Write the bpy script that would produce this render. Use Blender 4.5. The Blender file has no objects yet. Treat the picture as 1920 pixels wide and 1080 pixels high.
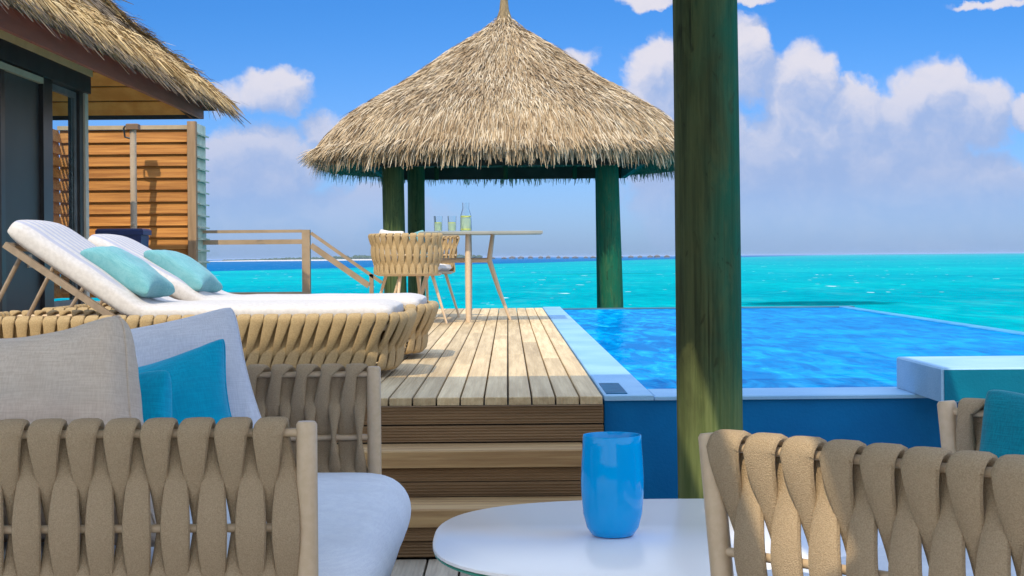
import bpy, math, random
import numpy as np
from mathutils import Vector, Matrix, noise
random.seed(7); rng = np.random.default_rng(7)
R = math.radians; PI = math.pi
sc = bpy.context.scene; COL = sc.collection
# ------------------------------------------------------------------ camera
CZ = 1.04; F = 3000.0; PX, PY, TH = 952.0, 482.0, 0.0085; U = 0.51      # U: level of the upper deck
cam = bpy.data.cameras.new('camera'); co = bpy.data.objects.new('camera', cam); COL.objects.link(co)
cam.sensor_width = 36; cam.lens = 36 * F / 1920
cam.shift_x = (960 - PX) / 1920; cam.shift_y = -(540 - PY) / 1920
cam.clip_start = .05; cam.clip_end = 60000
co.matrix_world = Matrix.Translation((0, 0, CZ)) @ Matrix.Rotation(PI/2, 4, 'X') @ Matrix.Rotation(-TH, 4, 'Z')
sc.camera = co
# ------------------------------------------------------------------ light
SUN = Vector((.30, .85, -1.0))
su = bpy.data.lights.new('sun', 'SUN'); su.energy = 2.1; su.angle = R(.5); su.color = (1, .84, .58)
so = bpy.data.objects.new('sun', su); COL.objects.link(so)
so.rotation_euler = SUN.to_track_quat('-Z', 'Y').to_euler()
vs = sc.view_settings
vs.view_transform = 'Standard'; vs.look = 'None'; vs.gamma = 1; vs.exposure = 0.97
SKY_STRENGTH = .15

class NT:
    """short hand for node trees"""
    def __init__(s, t): s.t = t
    def n(s, kind, **kw):
        nd = s.t.nodes.new(kind)
        for k, v in kw.items(): setattr(nd, k, v)
        return nd
    def put(s, sock, v):
        if isinstance(v, bpy.types.NodeSocket): s.t.links.new(v, sock)
        elif v is not None:
            try: sock.default_value = v
            except Exception: sock.default_value = tuple(v) + (1,)
    def m(s, op, a, b=None, c=None, clamp=False):
        nd = s.n('ShaderNodeMath', operation=op, use_clamp=clamp)
        for k, v in enumerate((a, b, c)):
            if v is not None: s.put(nd.inputs[k], v)
        return nd.outputs[0]
    def v(s, op, a, b=None):
        nd = s.n('ShaderNodeVectorMath', operation=op)
        s.put(nd.inputs[0], a)
        if b is not None: s.put(nd.inputs[1], b)
        return nd.outputs['Value'] if op in ('LENGTH', 'DOT_PRODUCT', 'DISTANCE') else nd.outputs[0]
    def noise(s, vec, scale, detail=5, rough=.55, out=0, dist=0):
        nd = s.n('ShaderNodeTexNoise'); s.put(nd.inputs['Vector'], vec)
        nd.inputs['Scale'].default_value = scale; nd.inputs['Detail'].default_value = detail
        nd.inputs['Roughness'].default_value = rough; nd.inputs['Distortion'].default_value = dist
        return nd.outputs[out]
    def ss(s, x, a, b, lo=0., hi=1.):
        nd = s.n('ShaderNodeMapRange', interpolation_type='SMOOTHSTEP')
        for k, v in zip(('Value', 'From Min', 'From Max', 'To Min', 'To Max'), (x, a, b, lo, hi)): s.put(nd.inputs[k], v)
        return nd.outputs[0]
    def mix(s, f, a, b, mode='MIX'):
        nd = s.n('ShaderNodeMix', data_type='RGBA', blend_type=mode)
        s.put(nd.inputs[0], f); s.put(nd.inputs[6], a); s.put(nd.inputs[7], b)
        return nd.outputs[2]

def sky():
    w = bpy.data.worlds.new('World'); sc.world = w; w.use_nodes = True
    t = NT(w.node_tree); w.node_tree.nodes.clear()
    st = t.n('ShaderNodeTexSky', sky_type='NISHITA'); st.sun_disc = False
    hor = math.hypot(SUN.x, SUN.y)
    st.sun_elevation = math.atan2(1, hor); st.sun_rotation = math.atan2(-SUN.x, -SUN.y)
    st.air_density = 1.0; st.dust_density = .6; st.ozone_density = 2.0
    tc = t.n('ShaderNodeTexCoord'); sp = t.n('ShaderNodeSeparateXYZ'); t.put(sp.inputs[0], tc.outputs['Generated'])
    x, y, z = sp.outputs
    yy = t.m('MAXIMUM', y, .05)
    el = t.m('MULTIPLY', t.m('DIVIDE', z, yy), 3.0)
    cb = t.n('ShaderNodeCombineXYZ'); t.put(cb.inputs[0], t.m('MULTIPLY', t.m('DIVIDE', x, yy), 3.0)); t.put(cb.inputs[1], el)
    p = cb.outputs[0]
    # the air is a deeper, more saturated blue higher up and pale lavender low over the sea
    g = t.ss(el, .0, .52)
    tint = t.mix(g, (.185, .28, .535), (.075, .215, .43))
    base = t.mix(1.0, st.outputs[0], tint, 'MULTIPLY')
    blobs = [(1235,150,75,110,1), (1400,120,65,95,1), (1500,180,90,95,1), (1600,215,75,80,1), (1770,220,120,115,1), (1850,230,70,90,.9), (1560,340,380,190,1.0),
             (1290,310,150,190,.9), (1760,400,260,170,.9), (1930,215,38,40,1), (1085,110,50,30,.45), (1180,230,60,80,.6),
             (515,165,75,55,.9), (450,175,70,40,.5), (470,310,170,100,.95), (610,240,70,45,.5), (560,410,330,80,.9), (1225,-4,75,22,.8), (1870,14,95,13,.7), (1420,2,60,10,.5)]
    warp = t.v('SUBTRACT', t.noise(p, 9, 6, .6, out=1), (.5, .5, .5))
    def density(pv):
        pv = t.v('ADD', pv, t.v('MULTIPLY', warp, (.10, .10, 0)))
        best = None
        for (cx, cy, rx, ry, k) in blobs:
            q = t.v('MULTIPLY', t.v('SUBTRACT', pv, ((cx-PX)/1000, (PY-cy)/1000, 0)), (1000/rx, 1000/ry, 0))
            d = t.m('MULTIPLY', t.m('SUBTRACT', 1.0, t.m('POWER', t.v('LENGTH', q), 2.)), k)
            best = d if best is None else t.m('SMOOTH_MAX', best, d, .15)
        best = t.m('MINIMUM', t.m('MAXIMUM', best, -2), .72)
        nz = t.m('SUBTRACT', t.noise(pv, 12, 10, .60), .5)
        return t.m('ADD', best, t.m('MULTIPLY', nz, 1.25))
    d0 = density(p); d1 = density(t.v('ADD', p, (-.022, .045, 0)))
    cover = t.m('MULTIPLY', t.ss(d0, .0, .52), t.ss(el, .02, .16, .35, 1))
    cover = t.m('MULTIPLY', cover, t.ss(y, .3, .6))
    lit = t.m('ADD', t.ss(t.m('SUBTRACT', d0, d1), -.30, .60), t.m('MULTIPLY', t.m('SUBTRACT', t.noise(p, 22, 6, .6), .5), .7), None, True)
    hi = t.ss(el, .10, .40)
    lit = t.m('MULTIPLY', lit, t.m('ADD', t.m('MULTIPLY', hi, .75), .25))
    K = 1 / SKY_STRENGTH
    shade = t.mix(hi, (.175*K, .24*K, .39*K), (.205*K, .26*K, .40*K))
    ccol = t.mix(lit, shade, (.42*K, .40*K, .43*K))
    cool = t.mix(t.m('MULTIPLY', cover, .93), base, ccol)
    # fill light added to the unseen sky overhead and behind the terrace
    puff = t.ss(t.noise(tc.outputs['Generated'], 2.2, 5), .25, .55, .6, 1)
    cool = t.mix(t.m('MULTIPLY', t.m('MULTIPLY', t.ss(y, .12, -.35), puff), .9), cool, (.80*K, .79*K, .80*K))
    cool = t.mix(t.m('MULTIPLY', t.m('MULTIPLY', t.ss(z, .22, .55), puff), .9), cool, (.60*K, .74*K, .98*K))
    bg = t.n('ShaderNodeBackground'); t.put(bg.inputs[0], cool); bg.inputs[1].default_value = SKY_STRENGTH
    out = t.n('ShaderNodeOutputWorld'); t.put(out.inputs[0], bg.outputs[0])
sky()

# ------------------------------------------------------------------ helpers
def at(px, py, Y):
    """world point at depth Y behind a photo pixel"""
    u, v = px - PX, PY - py
    c, s = math.cos(TH), math.sin(TH)
    return Vector(((u*c + v*s) * Y / F, Y, CZ + (-u*s + v*c) * Y / F))

MATS = {}
def M(name, c1, c2=None, scale=4, rough=.6, bump=0, bscale=60, stretch=(1,1,1), spec=.5, isl=0, detail=6, lo=.35, hi=.65, metal=0, coat=0, bstretch=None, c3=None, s3=.6):
    """plain procedural surface: two colours mixed by noise, optional variation per loose piece, optional noise bump"""
    if name in MATS: return MATS[name]
    ma = bpy.data.materials.new(name); ma.use_nodes = True; t = NT(ma.node_tree)
    b = ma.node_tree.nodes['Principled BSDF']
    tc = t.n('ShaderNodeTexCoord').outputs['Object']
    vec = t.v('MULTIPLY', tc, stretch)
    col = tuple(c1) + (1,)
    if c2 is not None:
        col = t.mix(t.ss(t.noise(vec, scale, detail), lo, hi), c1, c2)
    if c3 is not None:
        col = t.mix(t.ss(t.noise(tc, s3, 4), .52, .68), col, c3)
    if isl:
        ge = t.n('ShaderNodeNewGeometry').outputs['Random Per Island']
        k = t.m('ADD', t.m('MULTIPLY', ge, 2*isl), 1-isl)
        cc = t.n('ShaderNodeCombineXYZ')
        for j in range(3): t.put(cc.inputs[j], k)
        col = t.mix(1.0, col, cc.outputs[0], 'MULTIPLY')
    t.put(b.inputs['Base Color'], col)
    b.inputs['Roughness'].default_value = rough; b.inputs['Specular IOR Level'].default_value = spec
    b.inputs['Metallic'].default_value = metal; b.inputs['Coat Weight'].default_value = coat
    if bump:
        bn = t.n('ShaderNodeBump'); bn.inputs['Strength'].default_value = bump; bn.inputs['Distance'].default_value = .01
        t.put(bn.inputs['Height'], t.noise(t.v('MULTIPLY', tc, bstretch or stretch), bscale, 3))
        t.put(b.inputs['Normal'], bn.outputs[0])
    MATS[name] = ma
    return ma

class MB:
    def __init__(s): s.v = []; s.f = []
    def add(s, vs, fs):
        o = len(s.v); s.v += [tuple(p) for p in vs]; s.f += [tuple(i+o for i in f) for f in fs]; return s
    def box(s, x0, x1, y0, y1, z0, z1, bev=0):
        if bev <= 0:
            return s.add([(x0,y0,z0),(x1,y0,z0),(x1,y1,z0),(x0,y1,z0),(x0,y0,z1),(x1,y0,z1),(x1,y1,z1),(x0,y1,z1)],
                  [(0,3,2,1),(4,5,6,7),(0,1,5,4),(1,2,6,5),(2,3,7,6),(3,0,4,7)])
        b = bev      # bevelled on the top edges only is enough for planks and slabs
        lo = [(x0,y0,z0),(x1,y0,z0),(x1,y1,z0),(x0,y1,z0)]
        md = [(x0,y0,z1-b),(x1,y0,z1-b),(x1,y1,z1-b),(x0,y1,z1-b)]
        hi = [(x0+b,y0+b,z1),(x1-b,y0+b,z1),(x1-b,y1-b,z1),(x0+b,y1-b,z1)]
        f = [(0,3,2,1),(8,9,10,11)]
        for k in range(4):
            j = (k+1) % 4; f += [(k,j,4+j,4+k),(4+k,4+j,8+j,8+k)]
        return s.add(lo+md+hi, f)
    def obox(s, c, ax, ay, az):
        """box from its centre and three half axes"""
        c, ax, ay, az = map(Vector, (c, ax, ay, az))
        vs = [c + i*ax + j*ay + k*az for k in (-1,1) for j in (-1,1) for i in (-1,1)]
        return s.add(vs, [(0,2,3,1),(4,5,7,6),(0,1,5,4),(1,3,7,5),(3,2,6,7),(2,0,4,6)])
    def rings(s, rs, cap=True, closed=False):
        n = len(rs[0]); o = len(s.v)
        for r in rs: s.v += [tuple(p) for p in r]
        m = len(rs)
        for a in range(m if closed else m-1):
            b = (a+1) % m
            for k in range(n):
                j = (k+1) % n; s.f.append((o+a*n+k, o+a*n+j, o+b*n+j, o+b*n+k))
        if cap and not closed:
            s.f.append(tuple(o+k for k in reversed(range(n)))); s.f.append(tuple(o+(m-1)*n+k for k in range(n)))
        return s
    def tube(s, pts, r, n=10, cap=True):
        pts = [Vector(p) for p in pts]; rs = []; prev = None
        rad = r if isinstance(r, (list, tuple)) else [r]*len(pts)
        for i, p in enumerate(pts):
            tg = (pts[min(i+1, len(pts)-1)] - pts[max(i-1, 0)]).normalized()
            if prev is None: a = tg.orthogonal().normalized()
            else: a = (prev - tg*prev.dot(tg)).normalized()
            prev = a; b = tg.cross(a)
            rs.append([p + rad[i]*(math.cos(2*PI*k/n)*a + math.sin(2*PI*k/n)*b) for k in range(n)])
        return s.rings(rs, cap)
    def lathe(s, prof, n=40, c=(0,0,0), cap=False):
        return s.rings([[(c[0]+r*math.cos(2*PI*k/n), c[1]+r*math.sin(2*PI*k/n), c[2]+z) for k in range(n)] for r, z in prof], cap)
    def obj(s, name, mat, parent=None, smooth=True, sub=0, loc=None):
        me = bpy.data.meshes.new(name); me.from_pydata(s.v, [], s.f); me.update()
        if smooth:
            me.polygons.foreach_set('use_smooth', [True]*len(me.polygons))
            try: me.set_sharp_from_angle(angle=R(42))
            except Exception: pass
        o = bpy.data.objects.new(name, me); COL.objects.link(o)
        if mat: me.materials.append(mat)
        if parent: o.parent = parent
        if loc: o.location = loc
        if sub:
            md = o.modifiers.new('s', 'SUBSURF'); md.levels = md.render_levels = sub
        return o

def tag(o, label=None, cat=None, group=None, kind=None):
    for k, v in (('label', label), ('category', cat), ('group', group), ('kind', kind)):
        if v: o[k] = v
    return o
def thing(name, label, cat, loc=(0,0,0), rz=0, group=None):
    o = bpy.data.objects.new(name, None); COL.objects.link(o); o.location = loc; o.rotation_euler = (0,0,rz); o.empty_display_size = .1
    return tag(o, label, cat, group)
def copy_tree(o, parent=None):
    c = o.copy(); COL.objects.link(c)
    if parent: c.parent = parent
    for ch in list(o.children): copy_tree(ch, c)
    return c
def structure(o): o['kind'] = 'structure'; return o
def lerp(a, b, t): return a + (b-a)*t

# ------------------------------------------------------------------ materials
def wood_deck(name, ca, cb, run='Y', isl=.22, rib=.35, period=.0145):
    """ribbed decking: grain stretched along the board, fine grooves along it, each board its own tone"""
    ma = bpy.data.materials.new(name); ma.use_nodes = True; t = NT(ma.node_tree); b = ma.node_tree.nodes['Principled BSDF']
    tc = t.n('ShaderNodeTexCoord').outputs['Object']
    ge = t.n('ShaderNodeNewGeometry').outputs['Random Per Island']
    st = (22, .9, 22) if run == 'Y' else (.9, 22, 22)
    off = t.n('ShaderNodeCombineXYZ')
    for j in range(3): t.put(off.inputs[j], t.m('MULTIPLY', ge, 37.0))
    vec = t.v('ADD', t.v('MULTIPLY', tc, st), off.outputs[0])
    g = t.noise(vec, 1.4, 7, .6)
    col = t.mix(t.ss(g, .33, .68), ca, cb)
    blot = t.noise(t.v('ADD', t.v('MULTIPLY', tc, (3, .6, 3) if run == 'Y' else (.6, 3, 3)), off.outputs[0]), 1.5, 4)
    col = t.mix(t.ss(blot, .55, .75, 0, .55), col, tuple(.72*k for k in ca))
    k = t.m('ADD', t.m('MULTIPLY', ge, 2*isl), 1-isl)
    cc = t.n('ShaderNodeCombineXYZ')
    for j in range(3): t.put(cc.inputs[j], k)
    col = t.mix(1.0, col, cc.outputs[0], 'MULTIPLY')
    t.put(b.inputs['Base Color'], col); b.inputs['Roughness'].default_value = .7; b.inputs['Specular IOR Level'].default_value = .3
    sp = t.n('ShaderNodeSeparateXYZ'); t.put(sp.inputs[0], tc)
    h = t.m('SINE', t.m('MULTIPLY', sp.outputs[0] if run == 'Y' else sp.outputs[2], 2*PI/period))
    h = t.m('ADD', t.m('MULTIPLY', h, rib), t.m('MULTIPLY', g, .8))
    bn = t.n('ShaderNodeBump'); bn.inputs['Strength'].default_value = .5; bn.inputs['Distance'].default_value = .004
    t.put(bn.inputs['Height'], h); t.put(b.inputs['Normal'], bn.outputs[0])
    return ma

DECK = wood_deck('sun bleached decking', (.46, .345, .20), (.62, .485, .295))
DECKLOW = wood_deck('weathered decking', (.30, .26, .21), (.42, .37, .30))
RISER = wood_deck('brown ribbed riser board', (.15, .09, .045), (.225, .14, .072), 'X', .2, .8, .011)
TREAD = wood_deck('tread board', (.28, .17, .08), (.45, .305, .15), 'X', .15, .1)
ROPE = M('beige woven strap', (.32, .24, .155), (.42, .32, .215), 420, .9, .5, 420, spec=.15)
ROPEL = M('lounger woven strap', (.37, .27, .145), (.45, .335, .19), 160, .9, .6, 420, spec=.15)
METAL = M('beige powder coat', (.52, .395, .265), (.56, .43, .30), 60, .42, .05, 500, spec=.4)
LINEN = M('oatmeal linen', (.50, .43, .37), (.60, .53, .46), 90, .95, .5, 600, (1,1,1), spec=.1, detail=3, lo=.3, hi=.7)
LINENB = M('pale grey linen', (.66, .67, .74), (.74, .75, .81), 90, .95, .4, 600, spec=.1)
SEATF = M('white seat fabric', (.72, .74, .79), (.78, .80, .84), 90, .95, .35, 600, spec=.1)
TEAL = M('turquoise cushion cloth', (.0, .27, .46), (.01, .34, .55), 110, .9, .5, 600, spec=.12)
AQUA = M('pale aqua cushion cloth', (.22, .50, .56), (.30, .58, .63), 110, .9, .5, 600, spec=.12)
WHITEM = M('cream mattress cloth', (.60, .57, .55), (.67, .64, .62), 60, .95, .4, 500, spec=.1)

def fabric(name, c1, c2, rough=.95, thread=330, strength=.35):
    """woven cloth: crossing threads, slubs, faint wear"""
    if name in MATS: return MATS[name]
    ma = bpy.data.materials.new(name); ma.use_nodes = True; t = NT(ma.node_tree); b = ma.node_tree.nodes['Principled BSDF']
    tc = t.n('ShaderNodeTexCoord').outputs['Object']
    a = t.noise(t.v('MULTIPLY', tc, (thread, thread, thread*.06)), 1, 2); c = t.noise(t.v('MULTIPLY', tc, (thread*.06, thread*.06, thread)), 1, 2)
    w = t.m('MULTIPLY', t.m('ADD', a, c), .5); big = t.noise(tc, 7, 4)
    col = t.mix(t.ss(w, .38, .62), c1, c2); col = t.mix(t.ss(big, .35, .7, 0, .35), col, tuple(.86*k for k in c1))
    t.put(b.inputs['Base Color'], col); b.inputs['Roughness'].default_value = rough; b.inputs['Specular IOR Level'].default_value = .1
    b.inputs['Sheen Weight'].default_value = .15
    bn = t.n('ShaderNodeBump'); bn.inputs['Strength'].default_value = strength; bn.inputs['Distance'].default_value = .004
    t.put(bn.inputs['Height'], w); t.put(b.inputs['Normal'], bn.outputs[0]); MATS[name] = ma
    return ma
LINEN = fabric('oatmeal woven linen', (.53, .44, .375), (.63, .54, .47))
LINENB = fabric('pale blue grey woven linen', (.53, .57, .70), (.63, .67, .80))
SEATF = fabric('pale blue white seat cloth', (.62, .68, .82), (.70, .76, .88))
TEAL = fabric('bright turquoise cloth', (.0, .29, .52), (.0, .38, .62))
AQUA = fabric('soft aqua cloth', (.11, .31, .36), (.17, .38, .43))
def post_mat(name, ca, cb, cc, rx=0):
    """round treated timber: long grain, dark checks, teal sea light painted towards its right side"""
    ma = bpy.data.materials.new(name); ma.use_nodes = True; t = NT(ma.node_tree); b = ma.node_tree.nodes['Principled BSDF']
    tc = t.n('ShaderNodeTexCoord').outputs['Object']
    sx = t.n('ShaderNodeSeparateXYZ'); t.put(sx.inputs[0], tc)
    grain = t.noise(t.v('MULTIPLY', tc, (26, 26, 1.1)), 1.6, 8, .62, dist=.4)
    big = t.noise(t.v('MULTIPLY', tc, (5, 5, 1.6)), 1.2, 5, .6, dist=.8)
    knots = t.noise(t.v('MULTIPLY', tc, (9, 9, 5)), 1.3, 3, .5, dist=2.5)
    col = t.mix(t.ss(grain, .3, .7), ca, cb)
    if rx: big = t.m('ADD', t.m('MULTIPLY', big, .55), t.ss(sx.outputs[0], -1.0*rx, 1.15*rx, .06, .40))  # teal sea light painted into the colour, stronger towards the right side
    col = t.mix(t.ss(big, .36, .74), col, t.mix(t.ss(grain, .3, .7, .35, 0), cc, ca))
    col = t.mix(t.ss(knots, .62, .74, 0, .6), col, tuple(.35*k for k in ca))
    mot = t.noise(t.v('MULTIPLY', tc, (11, 11, 3.2)), 1.6, 6, .65, dist=.5)
    if rx == .11:      # green weathering on the foot of the veranda post
        foot = t.ss(t.m('ADD', sx.outputs[2], t.m('MULTIPLY', t.m('SUBTRACT', mot, .5), .5)), .75, .40)
        col = t.mix(t.m('MULTIPLY', foot, .7), col, t.mix(t.ss(grain, .35, .65), (.10, .14, .045), (.17, .21, .08)))
    col = t.mix(t.ss(mot, .48, .72, 0, .30), col, tuple(min(1, 1.5*k) for k in cb))
    crack = t.noise(t.v('MULTIPLY', tc, (38, 38, .8)), 1.0, 4, .6, dist=.6)
    col = t.mix(t.ss(crack, .60, .68, 0, .75), col, tuple(.3*k for k in ca))
    t.put(b.inputs['Base Color'], col); b.inputs['Roughness'].default_value = .7; b.inputs['Specular IOR Level'].default_value = .15
    bn = t.n('ShaderNodeBump'); bn.inputs['Strength'].default_value = .6; bn.inputs['Distance'].default_value = .01
    t.put(bn.inputs['Height'], grain); t.put(b.inputs['Normal'], bn.outputs[0])
    return ma
POST = post_mat('sea-light-painted green timber', (.024, .031, .012), (.066, .078, .030), (.002, .095, .060), .11)
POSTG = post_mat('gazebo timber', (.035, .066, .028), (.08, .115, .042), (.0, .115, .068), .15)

# ------------------------------------------------------------------ sea, pool water
SEA_Z = -1.4
def water_mats():
    ma = bpy.data.materials.new('lagoon water'); ma.use_nodes = True; t = NT(ma.node_tree); b = ma.node_tree.nodes['Principled BSDF']
    tc = t.n('ShaderNodeTexCoord').outputs['Object']; sp = t.n('ShaderNodeSeparateXYZ'); t.put(sp.inputs[0], tc); x, y, z = sp.outputs
    # shallow sand is turquoise; beyond the reef edge (a straight line on the water) it is deep blue
    edge = t.m('SUBTRACT', y, t.m('ADD', t.m('MULTIPLY', x, 4.57), 590))
    wob = t.m('MULTIPLY', t.m('SUBTRACT', t.noise(t.v('MULTIPLY', tc, (1, .25, 1)), .02, 3), .5), 180)
    deep = t.ss(t.m('ADD', edge, wob), -25, 40)
    patch = t.noise(t.v('MULTIPLY', tc, (.5, 1, 1)), .022, 4)
    shallow = t.mix(t.ss(patch, .38, .62), (.0, .20, .275), (.0, .255, .32))
    near = t.ss(y, 20, 260)
    shallow = t.mix(near, shallow, t.mix(t.ss(patch, .35, .65), (.0, .25, .335), (.0, .31, .355)))
    col = t.mix(deep, shallow, (.0, .11, .30))
    for (cx, cy, rx, ry, k) in ((15.5, 80, 4.6, 4.2, .95), (13, 222, 9.5, 5, .7), (-30, 420, 20, 12, .25)):
        q = t.v('LENGTH', t.v('MULTIPLY', t.v('SUBTRACT', tc, (cx, cy, SEA_Z)), (1/rx, 1/ry, 0)))
        q = t.m('ADD', q, t.m('MULTIPLY', t.m('SUBTRACT', t.noise(tc, .9, 4), .5), .9))
        col = t.mix(t.ss(q, 1.05, .6, 0, k), col, (.0, .095, .13))
    rip = t.noise(t.v('MULTIPLY', tc, (1, .3, 1)), 1.3, 6, .6)
    far = t.ss(y, 15, 500, 1, .25)
    col = t.mix(t.m('MULTIPLY', t.ss(rip, .38, .66), far), col, t.mix(1.0, col, (1.6, 1.30, 1.18), 'MULTIPLY'))
    mid_ = t.noise(t.v('MULTIPLY', tc, (1, .28, 1)), .30, 5, .62)
    col = t.mix(t.ss(mid_, .34, .50, .42, 0), col, t.mix(1.0, col, (.3, .80, .86), 'MULTIPLY'))
    col = t.mix(t.ss(mid_, .52, .70, 0, .5), col, t.v('ADD', t.mix(1.0, col, (1, 1.12, 1.08), 'MULTIPLY'), (.035, .02, .0)))
    foam = t.m('MULTIPLY', t.ss(t.noise(t.v('MULTIPLY', tc, (1, .35, 1)), .55, 2, .5), .715, .745), t.ss(y, 40, 90))
    col = t.mix(t.m('MULTIPLY', foam, .6), col, (.75, .85, .85))
    t.put(b.inputs['Base Color'], col); b.inputs['Roughness'].default_value = .4; b.inputs['Specular IOR Level'].default_value = .0
    bn = t.n('ShaderNodeBump'); bn.inputs['Strength'].default_value = .5; bn.inputs['Distance'].default_value = .08
    t.put(bn.inputs['Height'], t.noise(t.v('MULTIPLY', tc, (.5, 1, 1)), 1.6, 5, .6)); t.put(b.inputs['Normal'], bn.outputs[0])
    pw = bpy.data.materials.new('pool water'); pw.use_nodes = True; t = NT(pw.node_tree); b = pw.node_tree.nodes['Principled BSDF']
    tc = t.n('ShaderNodeTexCoord').outputs['Object']
    sx = t.n('ShaderNodeSeparateXYZ'); t.put(sx.inputs[0], tc); n1 = t.noise(t.v('MULTIPLY', tc, (1, .24, 1)), 7.5, 5, .6, dist=.8)
    n1 = t.m('ADD', .5, t.m('MULTIPLY', t.m('SUBTRACT', n1, .5), t.ss(sx.outputs[0], 2.3, .7, .5, 1.15)))
    n2 = t.noise(t.v('MULTIPLY', tc, (.3, .8, 1)), .9, 3)
    col = t.mix(t.ss(n2, .35, .65), (.0, .23, .56), (.0, .33, .68))
    col = t.mix(t.ss(n1, .40, .62), t.mix(1.0, col, (.45, .55, .72), 'MULTIPLY'), col)
    col = t.mix(t.ss(n1, .60, .72), col, (.02, .42, .80))  # bright caustic flecks painted into the water colour
    t.put(b.inputs['Base Color'], col); b.inputs['Roughness'].default_value = .5; b.inputs['Specular IOR Level'].default_value = 0
    gl = t.n('ShaderNodeBsdfGlossy'); gl.inputs['Roughness'].default_value = .05; fr = t.n('ShaderNodeFresnel'); fr.inputs[0].default_value = 1.33
    mx = t.n('ShaderNodeMixShader'); t.put(mx.inputs[0], t.m('MULTIPLY', fr.outputs[0], .16)); t.put(mx.inputs[1], b.outputs[0]); t.put(mx.inputs[2], gl.outputs[0])
    t.put(pw.node_tree.nodes['Material Output'].inputs[0], mx.outputs[0])
    bn = t.n('ShaderNodeBump'); bn.inputs['Strength'].default_value = .55; bn.inputs['Distance'].default_value = .03
    t.put(bn.inputs['Height'], t.noise(t.v('MULTIPLY', tc, (1, .35, 1)), 7, 4, .5, dist=.8))
    for sk in (b.inputs['Normal'], gl.inputs['Normal'], fr.inputs['Normal']): t.put(sk, bn.outputs[0])
    return ma, pw
SEA, POOLW = water_mats()
mb = MB(); S = 30000
mb.add([(-S,-60,SEA_Z),(S,-60,SEA_Z),(S,S,SEA_Z),(-S,S,SEA_Z)], [(0,1,2,3)])
structure(mb.obj('sea', SEA, smooth=False))

# ------------------------------------------------------------------ far island and villas on the horizon
def island():
    sand = M('pale sand', (.50, .47, .42), (.58, .55, .50), .02, .9)
    g = MB(); Y0 = 1900
    def yy(px): return (px-PX)*Y0/F
    x0, x1 = yy(380), yy(900); n = 60
    top = []
    for k in range(n+1):
        s = k/n; x = lerp(x0, x1, s); h = 1.6*math.sin(PI*s)**.4
        top.append([(x, Y0-60*math.sin(PI*s)-2, SEA_Z-.4), (x, Y0-30*math.sin(PI*s), SEA_Z+h), (x, Y0+60, SEA_Z+h), (x, Y0+90, SEA_Z-.4)])
    g.rings(top); structure(g.obj('island', sand))
    w = MB()
    for k in range(520):
        s = random.random(); x = lerp(x0+25, x1, s); env = .35 + .65*min(1, max(0, (s-.12)/.3)); 
        h = random.uniform(2.2, 5.0)*env*(1+.5*noise.noise((x*.02, 3, 1))); y = Y0 + random.uniform(-8, 30); r = random.uniform(1.5, 4.5)
        bs = []
        for j in range(5):
            f = j/4; rr = r*math.sin(PI*(.12+.86*f))
            bs.append([(x+rr*random.uniform(.7,1.2)*math.cos(2*PI*q/6), y+rr*math.sin(2*PI*q/6), SEA_Z+1.0+h*(.1+.9*f)*random.uniform(.92,1.08)) for q in range(6)])
        w.rings(bs)
    tag(w.obj('far_wood', M('palm wood', (.05, .085, .045), (.08, .11, .06), .3, .9, spec=.1), smooth=False), None, None, None, 'stuff')
    hm = M('thatch grey villa', (.13, .12, .11), (.18, .16, .14), .3, .9)
    proto = None; Y1 = 1700
    for k in range(20):
        px = 925 + k*17.2 + random.uniform(-3, 3); x = (px-PX)*Y1/F
        if proto is None:
            h = MB(); h.box(-2.6, 2.6, -2.5, 2.5, 1.0, 3.2)
            h.rings([[(-3.3,-3.2,3.2),(3.3,-3.2,3.2),(3.3,3.2,3.2),(-3.3,3.2,3.2)], [(-.6,-.5,5.6),(.6,-.5,5.6),(.6,.5,5.6),(-.6,.5,5.6)]])
            for a in (-2.2, 2.2):
                for c in (-2, 2): h.box(a-.15, a+.15, c-.15, c+.15, -1.2, 1.0)
            o = proto = h.obj('water_villa', hm, smooth=False)
        else:
            o = proto.copy(); COL.objects.link(o)
        o.location = (x, Y1, SEA_Z); o.rotation_euler.z = random.uniform(-.5, .5); o.scale = (random.uniform(.7,1.1), 1, random.uniform(.45, .65))
        tag(o, 'tiny hazy stilted villa in the row on the horizon behind the gazebo', 'villa', 'stilted villas along the horizon')
island()

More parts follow.
